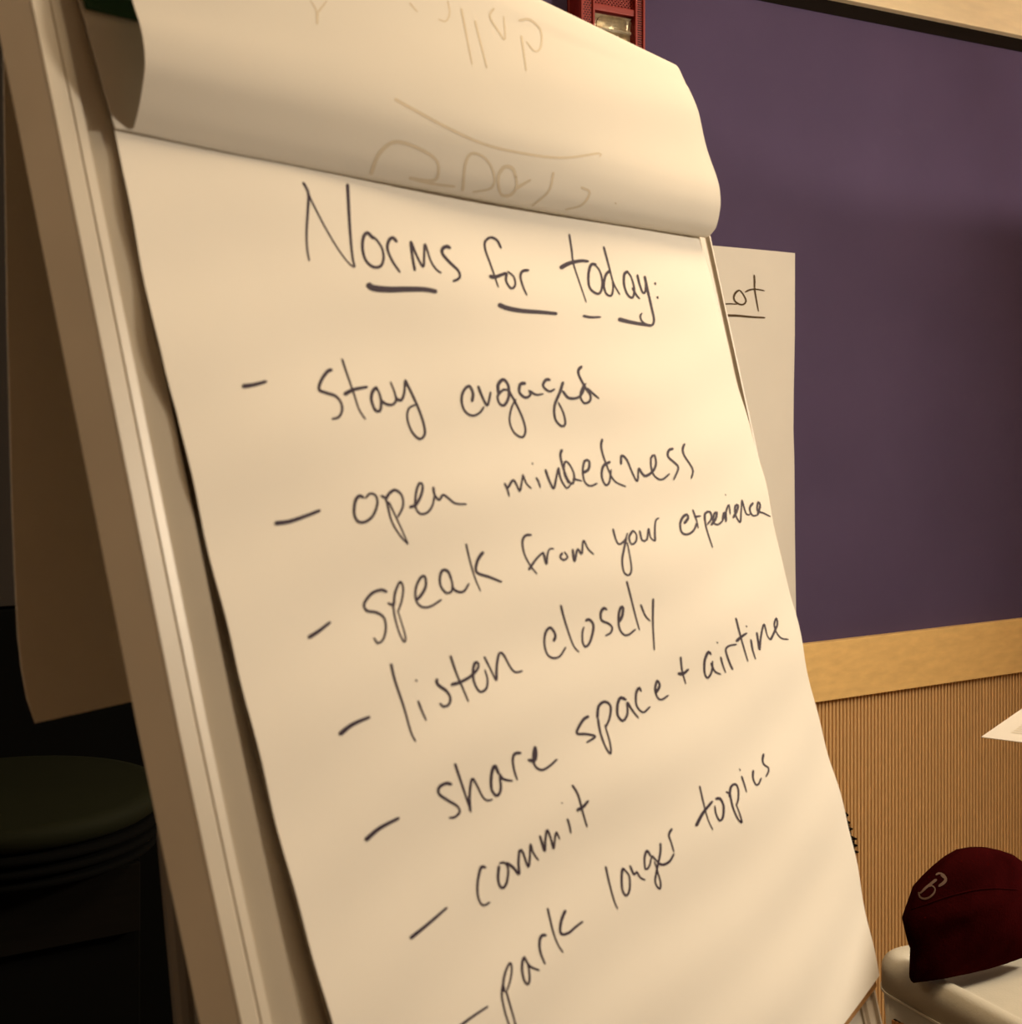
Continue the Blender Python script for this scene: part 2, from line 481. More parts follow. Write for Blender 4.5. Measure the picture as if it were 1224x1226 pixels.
for i in range(NV + 1):
    row = []
    for j in range(NU + 1):
        a, b = j / NU, i / NV
        u, v = page_point(a, b)
        ripple = 0.0007 * math.sin(v * 95 + 7 * u + 1.5 * math.sin(u * 9)) + 0.0006 * math.sin(v * 41 - 16 * u)
        diag = 0.0003 * math.exp(-((u - 0.62 + (v - 0.72) * 0.9) / 0.03) ** 2) * (1 if v > 0.5 else 0)
        ripple *= 0.75 + 0.25 * min(1, 6 * min(a, 1 - a))
        row.append(B(u, v, PW + ripple - diag))
    rows.append(row)
page = grid_sheet('page', rows, M_['paper'], pad, thick=-0.0002)
# page stack below the written page, cardboard backing
def slab(name, w0, w1, inset_l, inset_r, db, m, label=None):
    pts_l, pts_r = [], []
    for i in range(25):
        b = i / 24
        ul, v = page_point(0, b); ur, v2 = page_point(1, b)
        pts_l.append((ul + inset_l, v + db * b)); pts_r.append((ur - inset_r, v2 + db * b))
    out = pts_l + pts_r[::-1]
    bm = bmesh.new(); n = len(pts_l)
    A = [[bm.verts.new(B(u, v, ww)) for u, v in pts_l] for ww in (w0, w1)]
    C = [[bm.verts.new(B(u, v, ww)) for u, v in pts_r] for ww in (w0, w1)]
    for i in range(n - 1):
        bm.faces.new([A[0][i], C[0][i], C[0][i + 1], A[0][i + 1]]); bm.faces.new([A[1][i], A[1][i + 1], C[1][i + 1], C[1][i]])
        bm.faces.new([A[0][i], A[0][i + 1], A[1][i + 1], A[1][i]]); bm.faces.new([C[0][i + 1], C[0][i], C[1][i], C[1][i + 1]])
    bm.faces.new([A[0][0], A[1][0], C[1][0], C[0][0]]); bm.faces.new([A[0][-1], C[0][-1], C[1][-1], A[1][-1]])
    return bm_obj(name, bm, m, pad)
slab('page_stack', -0.0031, -0.0024, 0.0012, 0.003, 0.002, M_['stack'])
slab('backing_board', -0.0023, -0.0004, 0.0035, 0.004, 0.0075, M_['card'])
# green header band printed across the pad top
rows = []
for i in range(7):
    rows.append([B(interp(i / 6 * 0.083, lv, lu) + 0.001 + (0.680 - interp(i / 6 * 0.083, lv, lu)) * j / 20, 0.012 + i / 6 * 0.071, PW - 0.0016) for j in range(21)])
grid_sheet('header_band', rows, M_['green'], pad, thick=-0.0008)

# folded sheet: comes over the top, bulges out and curls back onto the pad
fL = [(-0.040, -0.010), (-0.033, -0.0200), (-0.012, -0.0245), (0.02, -0.0262), (0.06, -0.0258), (0.0831, -0.0250), (0.0961, -0.0254), (0.1063, -0.0246), (0.1161, -0.0227), (0.1252, -0.0188), (0.1339, -0.0145), (0.1395, -0.0108), (0.1425, -0.0085), (0.1425, -0.0071), (0.1395, -0.0064), (0.13, -0.0061), (0.115, -0.0060), (0.090, -0.0060)]
fR = [(0.0020, -0.010), (0.0093, -0.0214), (0.0230, -0.0250), (0.0349, -0.0271), (0.0480, -0.0295), (0.0613, -0.0309), (0.0924, -0.0308), (0.1198, -0.0315), (0.1330, -0.0302), (0.1454, -0.0273), (0.1590, -0.0212), (0.1640, -0.0160), (0.1664, -0.0110), (0.1655, -0.0074), (0.1600, -0.0064), (0.15, -0.0061), (0.13, -0.0060), (0.090, -0.0060)]
def refine(c, n):
    # arc-length free catmull resample of (v, w) by index
    P = [Vector(p) for p in c]; out = []
    Q = [P[0] * 2 - P[1]] + P + [P[-1] * 2 - P[-2]]
    for i in range(1, len(Q) - 2):
        a, b, cc, d = Q[i - 1], Q[i], Q[i + 1], Q[i + 2]
        for k in range(n):
            t = k / n
            out.append(0.5 * ((2 * b) + (cc - a) * t + (2 * a - 5 * b + 4 * cc - d) * t * t + (3 * b - 3 * cc + d - a) * t ** 3))
    out.append(P[-1]); return out
cl, cr = refine(fL, 4), refine(fR, 4)
fu0 = 0.0025
rows = []
NF = 44
for i, (p, q) in enumerate(zip(cl, cr)):
    row = []
    for j in range(NF + 1):
        a = j / NF
        back_ = max(0.0, min(1.0, (i / (len(cl) - 1) - 0.70) / 0.035))
        u0, u1 = fu0 + (interp(p.x, lv, lu) - 0.0012 - fu0) * back_, 0.6858
        v = p.x + (q.x - p.x) * a; ww = p.y + (q.y - p.y) * a
        sfrac = i / (len(cl) - 1)
        v += 0.0042 * math.sin(math.pi * a) * math.exp(-((sfrac - 0.70) / 0.14) ** 2)
        bulge = math.exp(-((sfrac - 0.42) / 0.22) ** 2)
        ww -= bulge * (0.004 * math.sin(math.pi * a) + 0.0012 * math.sin(11 * a + 5 * sfrac))
        if 0.15 < sfrac < 0.75: ww -= 0.0009 * math.sin(v * 70 + 5 * a)
        row.append(B(u0 + (u1 - u0) * a, v, ww))
    rows.append(row)
fold = grid_sheet('folded_sheet', rows, M_['thin_paper'], pad, thick=0.00025)

# flipped-over sheet hanging plumb behind the easel
P0 = B(0, 0.1111, 0.0759); nR = U.cross(UP).normalized()
def rp(x, y): return hit_plane(x, y, P0, nR)
leftpx = [(3, -14), (4, 60), (5, 150), (6.5, 280), (8, 400), (10, 500), (12, 600), (15, 690), (18, 760), (22, 800), (28, 835), (38, 865)]
c1, c2 = rp(38, 865), rp(165, 838)
bdir = (c2 - c1).normalized()
rows = []
for k in range(len(leftpx)):
    a = rp(*leftpx[k]); f = k / (len(leftpx) - 1)
    row = []
    for j in range(31):
        s = j / 30 * 0.60
        d = U.normalized().lerp(bdir, f).normalized()
        row.append(a + d * s + nR * 0.003 * math.sin(s * 14 + 2 * f) * f)
    rows.append(row)
top = rows[0]
over = []
for k, (dz, dw) in enumerate([(0.03, -0.055), (0.045, -0.03), (0.035, -0.008)]):
    over.append([p + UP * dz * 0.6 + Wv * dw for p in top])
rows = over + rows
grid_sheet('flipped_sheet', rows, M_['paper'], pad, thick=0.0003)

# ------------------------------------------------------------------ the writing
ST = []
ST += crop(340, 200, 5.1, [
 (3.9, [(115, 92), (135, 125), (150, 170), (145, 280), (138, 400), (142, 500), (155, 575)]),
 (2.8, [(150, 165), (180, 230), (250, 365), (330, 500), (390, 580), (430, 615)]),
 (4.6, [(388, 102), (398, 300), (408, 450), (420, 560), (434, 612)]),
 (4.4, [(548, 440), (510, 402), (485, 430), (480, 500), (500, 570), (545, 610), (590, 605), (608, 560), (600, 500), (570, 450), (535, 418)]),
 (4.4, [(692, 460), (665, 432), (640, 450), (632, 500), (660, 570), (710, 645)]),
 (3.9, [(800, 635), (785, 550), (775, 458), (810, 540), (850, 608), (856, 540), (862, 472), (895, 570), (930, 625), (962, 648)]),
 (4.6, [(1018, 498), (995, 485), (968, 500), (968, 530), (1010, 580), (1062, 630), (1075, 665), (1062, 685), (1030, 698)]),
 (8.0, [(508, 712), (545, 738), (640, 748), (760, 746), (860, 748), (935, 762)]),
])
ST += crop(560, 260, 5.1, [
 (3.4, [(205, 192), (180, 142), (140, 124), (107, 150), (108, 200), (140, 290), (188, 430)]),
 (5.0, [(130, 358), (165, 366), (238, 340)]),
 (3.4, [(238, 338), (235, 390), (265, 435), (290, 415), (282, 365), (242, 330)]),
 (3.6, [(375, 325), (335, 330), (322, 365), (340, 430), (362, 478)]),
 (6.2, [(185, 532), (240, 555), (330, 572), (440, 580), (548, 590)]),
 (3.0, [(620, 102), (635, 200), (645, 280), (680, 390), (725, 522)]),
 (5.2, [(563, 312), (620, 282), (690, 267), (740, 270)]),
 (3.8, [(788, 292), (755, 290), (738, 350), (745, 430), (790, 468), (815, 450), (822, 390), (805, 325), (772, 286)]),
 (3.6, [(872, 325), (845, 350), (832, 410), (845, 465), (875, 480), (888, 440), (885, 380)]),
 (3.2, [(830, 178), (860, 290), (890, 400), (930, 475)]),
 (3.6, [(982, 332), (958, 345), (955, 410), (975, 470), (1005, 492), (1018, 445), (1000, 370), (970, 325)]),
 (3.6, [(1005, 430), (1030, 475), (1052, 500)]),
 (3.4, [(1035, 350), (1050, 410), (1070, 462), (1086, 450), (1086, 370)]),
 (3.8, [(1080, 358), (1100, 450), (1125, 560), (1138, 630), (1120, 662), (1070, 642), (1054, 605), (1065, 585)]),
 (4.0, [(1143, 398), (1148, 414)]), (4.0, [(1157, 484), (1163, 499)]),
 (3.6, [(702, 602), (750, 611), (815, 610)]), (5.2, [(918, 622), (1000, 642), (1125, 664)]),
])
ST += crop(280, 400, 5.1, [
 (5.6, [(50, 320), (120, 310), (202, 288)]),
 (4.4, [(602, 218), (572, 228), (535, 280), (520, 338), (560, 358), (620, 378), (655, 420), (660, 470), (638, 508), (598, 518)]),
 (3.2, [(660, 150), (690, 240), (735, 370), (765, 460), (805, 522)]),
 (5.0, [(672, 370), (730, 340), (818, 322)]),
 (4.4, [(875, 322), (848, 350), (840, 400), (862, 462), (890, 470), (900, 420), (888, 360), (865, 320)]),
 (3.6, [(895, 400), (925, 425), (965, 432), (990, 405), (980, 350), (955, 290)]),
 (3.8, [(990, 390), (1020, 405), (1040, 360), (1045, 278)]),
 (3.8, [(1045, 278), (1090, 370), (1130, 460), (1160, 550), (1165, 612), (1135, 640), (1090, 600), (1060, 520), (1068, 455), (1112, 430)]),
])
ST += crop(540, 400, 5.1, [
 (3.9, [(128, 415), (134, 360), (110, 317), (75, 350), (65, 410), (85, 470), (130, 498), (175, 480), (202, 442)]),
 (3.9, [(165, 315), (190, 380), (220, 435), (235, 390), (242, 350)]),
 (4.6, [(292, 370), (288, 310), (320, 278), (350, 315), (352, 385), (325, 435), (298, 425), (285, 380), (320, 340), (345, 345)]),
 (3.6, [(345, 330), (400, 430), (440, 520), (455, 590), (435, 630), (385, 600), (358, 530), (370, 450), (398, 395)]),
 (4.4, [(458, 302), (425, 305), (418, 355), (455, 388), (485, 370), (475, 340)]),
 (3.4, [(478, 345), (520, 370), (565, 365)]),
 (4.0, [(608, 282), (582, 278), (562, 315), (600, 350), (635, 335)]),
 (3.8, [(685, 290), (665, 355), (632, 440), (638, 520), (675, 562), (698, 548), (688, 485), (655, 415)]),
 (3.8, [(680, 345), (720, 390), (780, 385), (812, 335), (802, 292)]),
 (3.8, [(800, 195), (778, 222), (785, 260), (820, 325), (852, 375), (845, 412), (812, 420), (790, 380), (802, 330), (825, 300)]),
 (3.4, [(830, 330), (870, 365), (905, 395)]),
])
ST += crop(320, 540, 4.708, [
 (5.4, [(42, 408), (120, 398), (200, 372), (300, 334)]),
 (4.0, [(545, 265), (520, 252), (497, 280), (490, 350), (510, 395), (550, 400), (595, 365), (620, 300), (612, 252), (578, 240), (553, 268)]),
 (3.6, [(640, 250), (668, 268), (668, 285)]),
 (4.0, [(668, 275), (685, 242), (720, 220), (758, 250), (765, 310), (735, 375)]),
 (3.2, [(672, 275), (700, 390), (745, 470), (795, 527)]), (2.8, [(685, 285), (725, 370), (762, 450), (795, 525)]),
 (3.8, [(800, 318), (840, 300), (870, 240), (875, 192), (858, 182), (840, 230), (835, 310), (860, 352), (900, 348), (930, 310), (943, 252)]),
 (3.6, [(935, 200), (945, 250), (970, 275), (990, 247), (1020, 265), (1060, 295), (1125, 300)]),
])
ST += crop(580, 500, 4.371, [
 (3.6, [(105, 342), (120, 375), (130, 414)]), (3.4, [(122, 370), (150, 327), (170, 355), (185, 385), (195, 340), (202, 295)]), (3.0, [(202, 300), (220, 345), (247, 372)]),
 (3.4, [(270, 312), (285, 340), (293, 368)]), (2.6, [(250, 236), (254, 246)]),
 (3.6, [(318, 270), (340, 330), (362, 370), (375, 320), (387, 260)]), (3.2, [(387, 260), (400, 320), (430, 368), (452, 350)]),
 (3.6, [(407, 165), (398, 200), (415, 270), (440, 330), (462, 345), (470, 300), (445, 245), (422, 232), (418, 290), (440, 345)]), (3.0, [(462, 320), (512, 332)]),
 (3.6, [(515, 290), (545, 270), (548, 228), (525, 227), (515, 280), (525, 335), (555, 358), (592, 343)]),
 (3.6, [(660, 230), (622, 255), (615, 310), (635, 353), (655, 335), (663, 270)]), (3.2, [(617, 110), (612, 160), (640, 250), (680, 330), (742, 362)]),
 (3.4, [(715, 247), (718, 200), (745, 220), (775, 290), (800, 332), (807, 262)]),
 (3.4, [(807, 262), (840, 305), (882, 280), (898, 240), (890, 197), (872, 212), (875, 270), (895, 310), (930, 324), (970, 293)]),
 (3.4, [(990, 162), (965, 172), (962, 205), (1000, 240), (1015, 265), (990, 327)]),
 (3.2, [(1048, 135), (1038, 165), (1047, 200), (1080, 250), (1092, 280), (1082, 320)]),
])
ST += crop(360, 640, 4.708, [
 (5.0, [(42, 582), (100, 545), (168, 492)]),
 (3.8, [(487, 325), (455, 312), (400, 332), (358, 390), (372, 428), (430, 440), (470, 470), (480, 530), (465, 590), (435, 612), (412, 580)]),
 (3.2, [(490, 385), (525, 402)]), (3.6, [(525, 402), (532, 330), (560, 267), (578, 300), (570, 370), (547, 440)]),
 (3.0, [(520, 382), (530, 460), (555, 550), (583, 605), (592, 580), (567, 490), (547, 430)]),
 (3.9, [(650, 372), (680, 340), (705, 290), (700, 237), (677, 242), (650, 300), (650, 368), (680, 406), (730, 406), (795, 366)]),
 (3.9, [(850, 252), (830, 207), (800, 202), (785, 240), (790, 290), (820, 328), (850, 320), (855, 275), (838, 225)]),
 (3.7, [(850, 292), (880, 320), (920, 320), (950, 273)]),
 (2.8, [(932, 50), (955, 150), (985, 250), (1015, 320)]), (4.2, [(1030, 96), (1000, 140), (987, 190), (1000, 218), (1060, 238), (1135, 268)]),
])
ST += crop(600, 560, 3.6, [
 (3.2, [(132, 290), (105, 292), (92, 320), (100, 370), (125, 420), (155, 458)]), (3.4, [(118, 442), (150, 395), (182, 363)]),
 (3.2, [(182, 365), (195, 415), (200, 372), (210, 350), (228, 350)]),
 (3.2, [(265, 365), (255, 385), (270, 398), (287, 385), (272, 362)]),
 (3.2, [(308, 350), (316, 402), (330, 350), (347, 372), (355, 314), (375, 350), (400, 374)]),
 (3.2, [(482, 262), (495, 310), (510, 330), (535, 310), (545, 280)]), (3.2, [(540, 300), (530, 350), (522, 400), (530, 450), (550, 463), (562, 440), (555, 380), (543, 320)]),
 (3.2, [(568, 270), (552, 300), (562, 330), (580, 320), (584, 290), (568, 268)]),
 (3.0, [(597, 270), (608, 312), (628, 310), (636, 262), (645, 302), (664, 318)]), (3.2, [(664, 318), (663, 262), (668, 225), (682, 217)]),
 (3.6, [(788, 242), (806, 217), (800, 202), (782, 215), (772, 245), (780, 280), (805, 287), (830, 270), (845, 235)]),
 (3.0, [(826, 180), (842, 225), (850, 262)]), (3.0, [(832, 212), (862, 208)]),
 (2.8, [(876, 200), (885, 260), (912, 345)]), (3.2, [(878, 230), (880, 197), (900, 190), (907, 218), (888, 246)]),
 (3.2, [(905, 248), (925, 220), (930, 192), (918, 200), (915, 235), (935, 245), (957, 227)]),
 (3.0, [(955, 228), (962, 192), (970, 232), (970, 190), (982, 160), (988, 202)]), (2.2, [(966, 114), (970, 121)]),
 (3.2, [(1000, 217), (1015, 190), (1022, 162), (1010, 165), (1010, 200), (1030, 235), (1035, 190), (1038, 138)]), (3.0, [(1038, 138), (1058, 200), (1075, 200)]),
 (3.2, [(1087, 150), (1072, 175), (1083, 205), (1106, 205)]), (3.0, [(1106, 205), (1117, 162), (1108, 148), (1105, 185), (1130, 195), (1162, 211)]),
])
ST += crop(390, 740, 4.708, [
 (5.6, [(76, 657), (150, 600), (250, 556)]),
 (3.8, [(368, 255), (390, 350), (440, 500), (480, 640), (508, 697)]),
 (3.6, [(520, 465), (545, 530), (567, 578)]), (3.6, [(507, 347), (514, 358)]),
 (4.2, [(627, 340), (630, 372), (680, 410), (702, 450), (692, 488), (662, 498), (642, 478)]),
 (3.4, [(702, 210), (740, 320), (775, 400), (805, 472)]), (4.2, [(705, 376), (760, 360), (820, 325), (858, 282), (860, 250)]),
 (4.0, [(860, 250), (840, 255), (830, 310), (840, 370), (870, 415), (905, 397), (912, 345), (897, 290)]),
 (3.4, [(893, 215), (930, 290), (960, 355)]), (3.8, [(962, 355), (965, 262), (980, 197), (1005, 210), (1040, 275), (1070, 305), (1110, 298)]),
])
ST += crop(620, 680, 6.12, [
 (3.6, [(262, 540), (275, 490), (240, 437), (205, 470), (195, 550), (215, 630), (260, 660), (310, 645), (352, 578)]),
 (3.2, [(315, 270), (340, 370), (385, 510), (415, 580), (450, 617)]),
 (3.6, [(495, 390), (520, 377), (552, 410), (550, 470), (525, 550), (495, 577), (475, 540), (474, 470), (485, 430)]),
 (3.6, [(654, 308), (630, 294), (608, 330), (615, 383), (665, 407), (692, 437), (680, 475), (640, 498)]),
 (3.6, [(740, 400), (765, 350), (772, 292), (756, 287), (740, 340), (742, 430), (770, 483), (810, 490), (864, 448)]),
 (2.9, [(798, 95), (830, 220), (865, 360), (892, 456)]),
 (3.0, [(900, 265), (935, 350), (972, 390)]), (3.0, [(992, 223), (990, 400), (1000, 604)]),
])
ST += crop(420, 860, 4.371, [
 (5.4, [(76, 638), (150, 575), (254, 520)]),
 (4.2, [(530, 347), (500, 340), (464, 360), (462, 395), (510, 430), (558, 460), (570, 490), (542, 518), (513, 520)]),
 (4.0, [(545, 235), (580, 340), (610, 430), (630, 492)]), (3.8, [(625, 485), (622, 400), (635, 317), (660, 350), (690, 410), (715, 430), (742, 424)]),
 (4.6, [(775, 292), (755, 250), (737, 290), (737, 370), (765, 405), (785, 370), (780, 300)]), (3.8, [(775, 287), (800, 318), (848, 328)]),
 (3.8, [(892, 182), (860, 184), (848, 215), (855, 270), (872, 324)]),
 (4.0, [(926, 216), (960, 222), (970, 190), (965, 150), (955, 200), (965, 250), (1000, 270), (1040, 250), (1080, 213)]),
])
ST += crop(660, 720, 4.08, [
 (3.8, [(184, 560), (155, 580), (125, 642), (170, 648), (215, 660), (172, 690)]),
 (3.8, [(225, 570), (232, 512), (262, 490), (290, 512), (285, 570), (265, 617)]), (3.2, [(228, 570), (240, 640), (265, 710), (290, 744), (287, 690), (262, 602)]),
 (3.8, [(367, 482), (340, 470), (325, 500), (325, 555), (350, 583), (372, 550), (370, 492)]), (3.2, [(372, 490), (395, 530), (427, 570)]),
 (3.6, [(440, 442), (430, 422), (415, 450), (418, 510), (450, 542), (484, 513)]),
 (3.6, [(510, 450), (530, 412), (518, 388), (508, 430), (520, 470), (540, 480), (574, 458)]),
 (3.2, [(632, 270), (640, 340), (658, 404)]), (4.2, [(618, 352), (645, 353), (672, 330)]),
 (3.6, [(782, 262), (768, 247), (750, 290), (750, 350), (765, 374), (785, 340), (788, 290)]), (3.2, [(780, 300), (800, 342), (830, 357)]),
 (3.0, [(828, 270), (838, 310), (853, 350)]), (2.8, [(809, 198), (814, 205)]),
 (3.2, [(887, 334), (868, 290), (853, 237), (870, 217), (907, 210)]),
 (2.9, [(902, 80), (925, 170), (945, 240), (961, 294)]), (3.8, [(903, 196), (930, 172), (957, 154)]),
 (2.9, [(975, 185), (985, 240), (999, 284)]), (2.6, [(952, 118), (957, 127)]),
 (3.2, [(1004, 150), (1012, 200), (1018, 236), (1025, 170), (1040, 112), (1055, 165), (1071, 190)]),
 (3.0, [(1071, 190), (1090, 150), (1105, 112), (1100, 82), (1090, 112), (1100, 150), (1125, 180), (1160, 186)]),
])
ST += crop(470, 930, 4.708, [
 (4.6, [(98, 912), (200, 830), (308, 736)]),
 (3.8, [(527, 514), (502, 507), (485, 560), (478, 640), (490, 700), (515, 724), (550, 706)]),
 (3.8, [(600, 500), (595, 570), (605, 615), (625, 625), (645, 590), (652, 520), (632, 484), (600, 488)]),
 (3.6, [(640, 482), (680, 510), (712, 547), (710, 480), (717, 415), (735, 425), (765, 507), (775, 440), (778, 380), (795, 430), (824, 472)]),
 (3.4, [(830, 330), (845, 380), (858, 417), (862, 350), (872, 300), (890, 340), (908, 404), (915, 350), (924, 312), (943, 354)]),
 (3.2, [(985, 235), (998, 275), (1006, 320)]), (2.2, [(952, 145), (958, 151)]),
 (3.2, [(1012, 45), (1045, 100), (1070, 190), (1097, 284)]), (4.4, [(1038, 190), (1075, 168), (1104, 133)]),
])
ST += crop(540, 1060, 6.8, [
 (4.0, [(-40, 1230), (90, 1132), (180, 1065), (302, 984)]),
 (3.4, [(440, 870), (425, 800), (445, 700), (480, 632), (495, 670), (485, 760), (455, 862)]), (3.0, [(422, 800), (415, 900), (440, 1030), (475, 1140), (520, 1290)]), (3.0, [(450, 862), (480, 970), (525, 1130), (548, 1260)]),
 (3.6, [(600, 577), (582, 620), (580, 700), (600, 780), (628, 805), (640, 750), (630, 660), (600, 580)]), (3.4, [(600, 587), (640, 655), (722, 693)]),
 (4.0, [(778, 408), (742, 407), (722, 450), (727, 540), (767, 642)]),
 (3.0, [(786, 183), (830, 370), (870, 480), (914, 547)]), (4.0, [(932, 200), (900, 280), (888, 360), (905, 398), (960, 385), (1010, 342), (1075, 292)]),
])
ST += crop(700, 880, 5.1, [
 (3.0, [(128, 800), (150, 900), (180, 1010), (202, 1062)]),
 (3.4, [(250, 830), (232, 817), (226, 880), (232, 950), (255, 980), (275, 940), (272, 860), (242, 822)]),
 (3.2, [(276, 795), (302, 852), (318, 835), (340, 870), (372, 885)]),
 (3.4, [(405, 742), (382, 707), (366, 750), (372, 820), (395, 800), (410, 740)]), (3.2, [(410, 735), (450, 780)]),
 (3.2, [(463, 657), (462, 720), (440, 830), (432, 900), (458, 940), (464, 900), (445, 830), (425, 770)]), (3.6, [(450, 782), (480, 792), (520, 770), (547, 723)]),
 (3.2, [(534, 570), (515, 610), (530, 660), (546, 717)]),
 (2.7, [(702, 310), (730, 430), (755, 520), (784, 580)]), (4.4, [(680, 558), (720, 480), (782, 403)]),
 (3.6, [(798, 392), (825, 387), (848, 430), (845, 500), (825, 523), (802, 480), (795, 430)]),
 (3.2, [(863, 346), (885, 358)]), (3.4, [(885, 380), (892, 320), (920, 300), (938, 330), (938, 390), (925, 432)]), (3.0, [(887, 357), (905, 440), (935, 510), (960, 534), (950, 490), (925, 422)]),
 (2.9, [(958, 250), (975, 300), (989, 349)]), (2.4, [(944, 205), (953, 220)]),
 (3.2, [(1030, 213), (1028, 260), (1045, 302), (1062, 300), (1080, 260)]),
 (3.2, [(1094, 113), (1087, 150), (1095, 180), (1122, 200), (1122, 225), (1106, 257)]),
])
hw = handwriting('handwriting', [page], ST, M_['ink'], page); hw['kind'] = 'stuff'; hw['label'] = 'dark purple marker writing, norms for today'
BL = crop(340, 0, 3.06, [
 (3.0, [(405, 362), (470, 398), (600, 468), (740, 530), (900, 566), (1030, 578), (1155, 562), (1155, 574)]),
 (3.6, [(318, 640), (350, 562), (410, 520), (500, 547), (560, 590), (562, 650), (530, 662), (460, 652), (540, 672), (628, 684)]),
 (3.0, [(655, 700), (665, 600), (690, 562), (740, 582), (770, 640), (760, 688), (690, 704)]),
 (3.6, [(852, 655), (838, 618), (808, 612), (785, 650), (795, 710), (830, 714), (852, 685), (850, 645)]), (3.2, [(848, 692), (905, 658)]),
 (2.4, [(988, 630), (970, 700), (908, 756)]), (2.4, [(1088, 685), (1120, 705), (1092, 750), (1030, 768)]),
 (2.2, [(650, 30), (690, 237)]), (2.2, [(700, 75), (744, 250)]), (2.0, [(770, 30), (755, 62), (790, 120), (810, 142), (806, 60)]),
 (2.2, [(860, 75), (900, 72), (940, 110), (942, 170), (920, 188), (888, 152)]), (2.2, [(870, 130), (888, 260)]),
 (2.0, [(600, 2), (607, 50), (592, 78), (565, 70)]), (2.0, [(460, 10), (490, 45)]), (1.8, [(122, 48), (110, 20), (95, 2)]), (1.8, [(125, 45), (158, 2)]), (3.0, [(122, 40), (122, 90)]),
 (2.2, [(1213, 742), (1218, 748)]),
])
BL = [(p_, w_ * 1.35) for p_, w_ in BL]
hb = handwriting('bleed_through_writing', [fold], BL, M_['ink_bleed'], fold, lift=0.00008); hb['kind'] = 'stuff'; hb['label'] = 'faint mirrored marker strokes showing through'

# ------------------------------------------------------------------ sheet on the back wall
wsheet = empty('wall_chart_sheet', on_wall(951, 735, 0.003), 'cream chart sheet taped on the purple wall, partly behind the easel, reading Lot', 'paper sheet')
edge = [(952, 303), (951.5, 350), (951.3, 400), (950.2, 470), (950.2, 515), (951.6, 550), (952.4, 640), (953.6, 736)]
rows = []
for i, (x, y) in enumerate(edge):
    a = on_wall(x, y, 0.004); row = []
    for j in range(25):
        s = j / 24
        tl = on_wall(851, 293.7, 0.004); d = (on_wall(952, 303, 0.004) - tl).normalized()
        if abs(d.z) > 0.2: d = WD
        dz = d.lerp(WD, i / (len(edge) - 1)).normalized()
        row.append(a - dz * (0.635 * s) + WN * (0.0015 * math.sin(s * 9 + i * .8)))
    rows.append(row[::-1])
ws = grid_sheet('sheet', rows, M_['paper'], wsheet, thick=-0.0004)
LOT = crop(850, 310, 12.24, [
 (2.0, [(130, 660), (200, 662), (300, 658), (400, 665)]),
 (2.4, [(432, 455), (382, 490), (350, 560), (370, 620), (430, 663), (490, 668), (530, 622), (512, 560), (462, 482), (425, 456)]),
 (2.4, [(648, 232), (655, 320), (655, 430), (675, 560), (712, 770)]), (2.2, [(515, 487), (580, 455), (650, 445), (720, 450), (804, 468)]),
 (3.0, [(232, 828), (400, 832), (600, 850), (810, 862)]),
])
hl = handwriting('handwriting', [ws], LOT, M_['ink_olive'], ws, lift=0.0012)
hl['label'] = 'olive brown marker writing, end of the word Lot'
bm = bmesh.new(); box_ax(bm, on_wall(900, 298, 0.006) , WD, WN, UP, 0.05, 0.0006, 0.02)
bm.free()

# ------------------------------------------------------------------ fire alarm on the wall
al = empty('fire_alarm', wp(-0.60, 2.30, 0.0), 'dark red wall fire alarm with perforated grille and clear strobe, above the pad corner', 'fire alarm')
t0, t1, z0, z1, OO = -0.705, -0.524, 2.285, 2.505, 0.05
wall_box('back_plate', t0 - 0.002, t1 + 0.002, z0 - .002, z1 - 0.001, 0.0, 0.008, M_['red'], al, 0.002, None)
bm = bmesh.new()
# shell with a recess: rim bars around an opening
zc = 2.398   # top of strobe opening
def abox(bm, a, b, c, d, o0, o1, bev=0.0): box_ax(bm, wp((a + b) / 2, (c + d) / 2, (o0 + o1) / 2), WD, WN, UP, b - a, o1 - o0, d - c, bev)
abox(bm, t0, t1, z0, z1, 0.008, 0.030)
abox(bm, t0, t0 + 0.036, z0, z1, 0.030, OO, 0.002)
abox(bm, t1 - 0.026, t1, z0, z1, 0.030, OO, 0.003)
abox(bm, t0 + 0.036, t1 - 0.026, z0, z0 + 0.03, 0.030, OO)
abox(bm, t0 + 0.036, t1 - 0.026, zc, zc + 0.016, 0.030, OO, 0.002)
bm_obj('housing', bm, M_['red'], al)
for tt in (t0 + 0.004, t0 + 0.036, t1 - 0.026, t1 - 0.004):
    bm = bmesh.new(); abox(bm, tt - 0.003, tt + 0.003, z0, z1, OO - 0.002, OO + 0.004, 0.0012); bm_obj('ridge', bm, M_['red'], al)
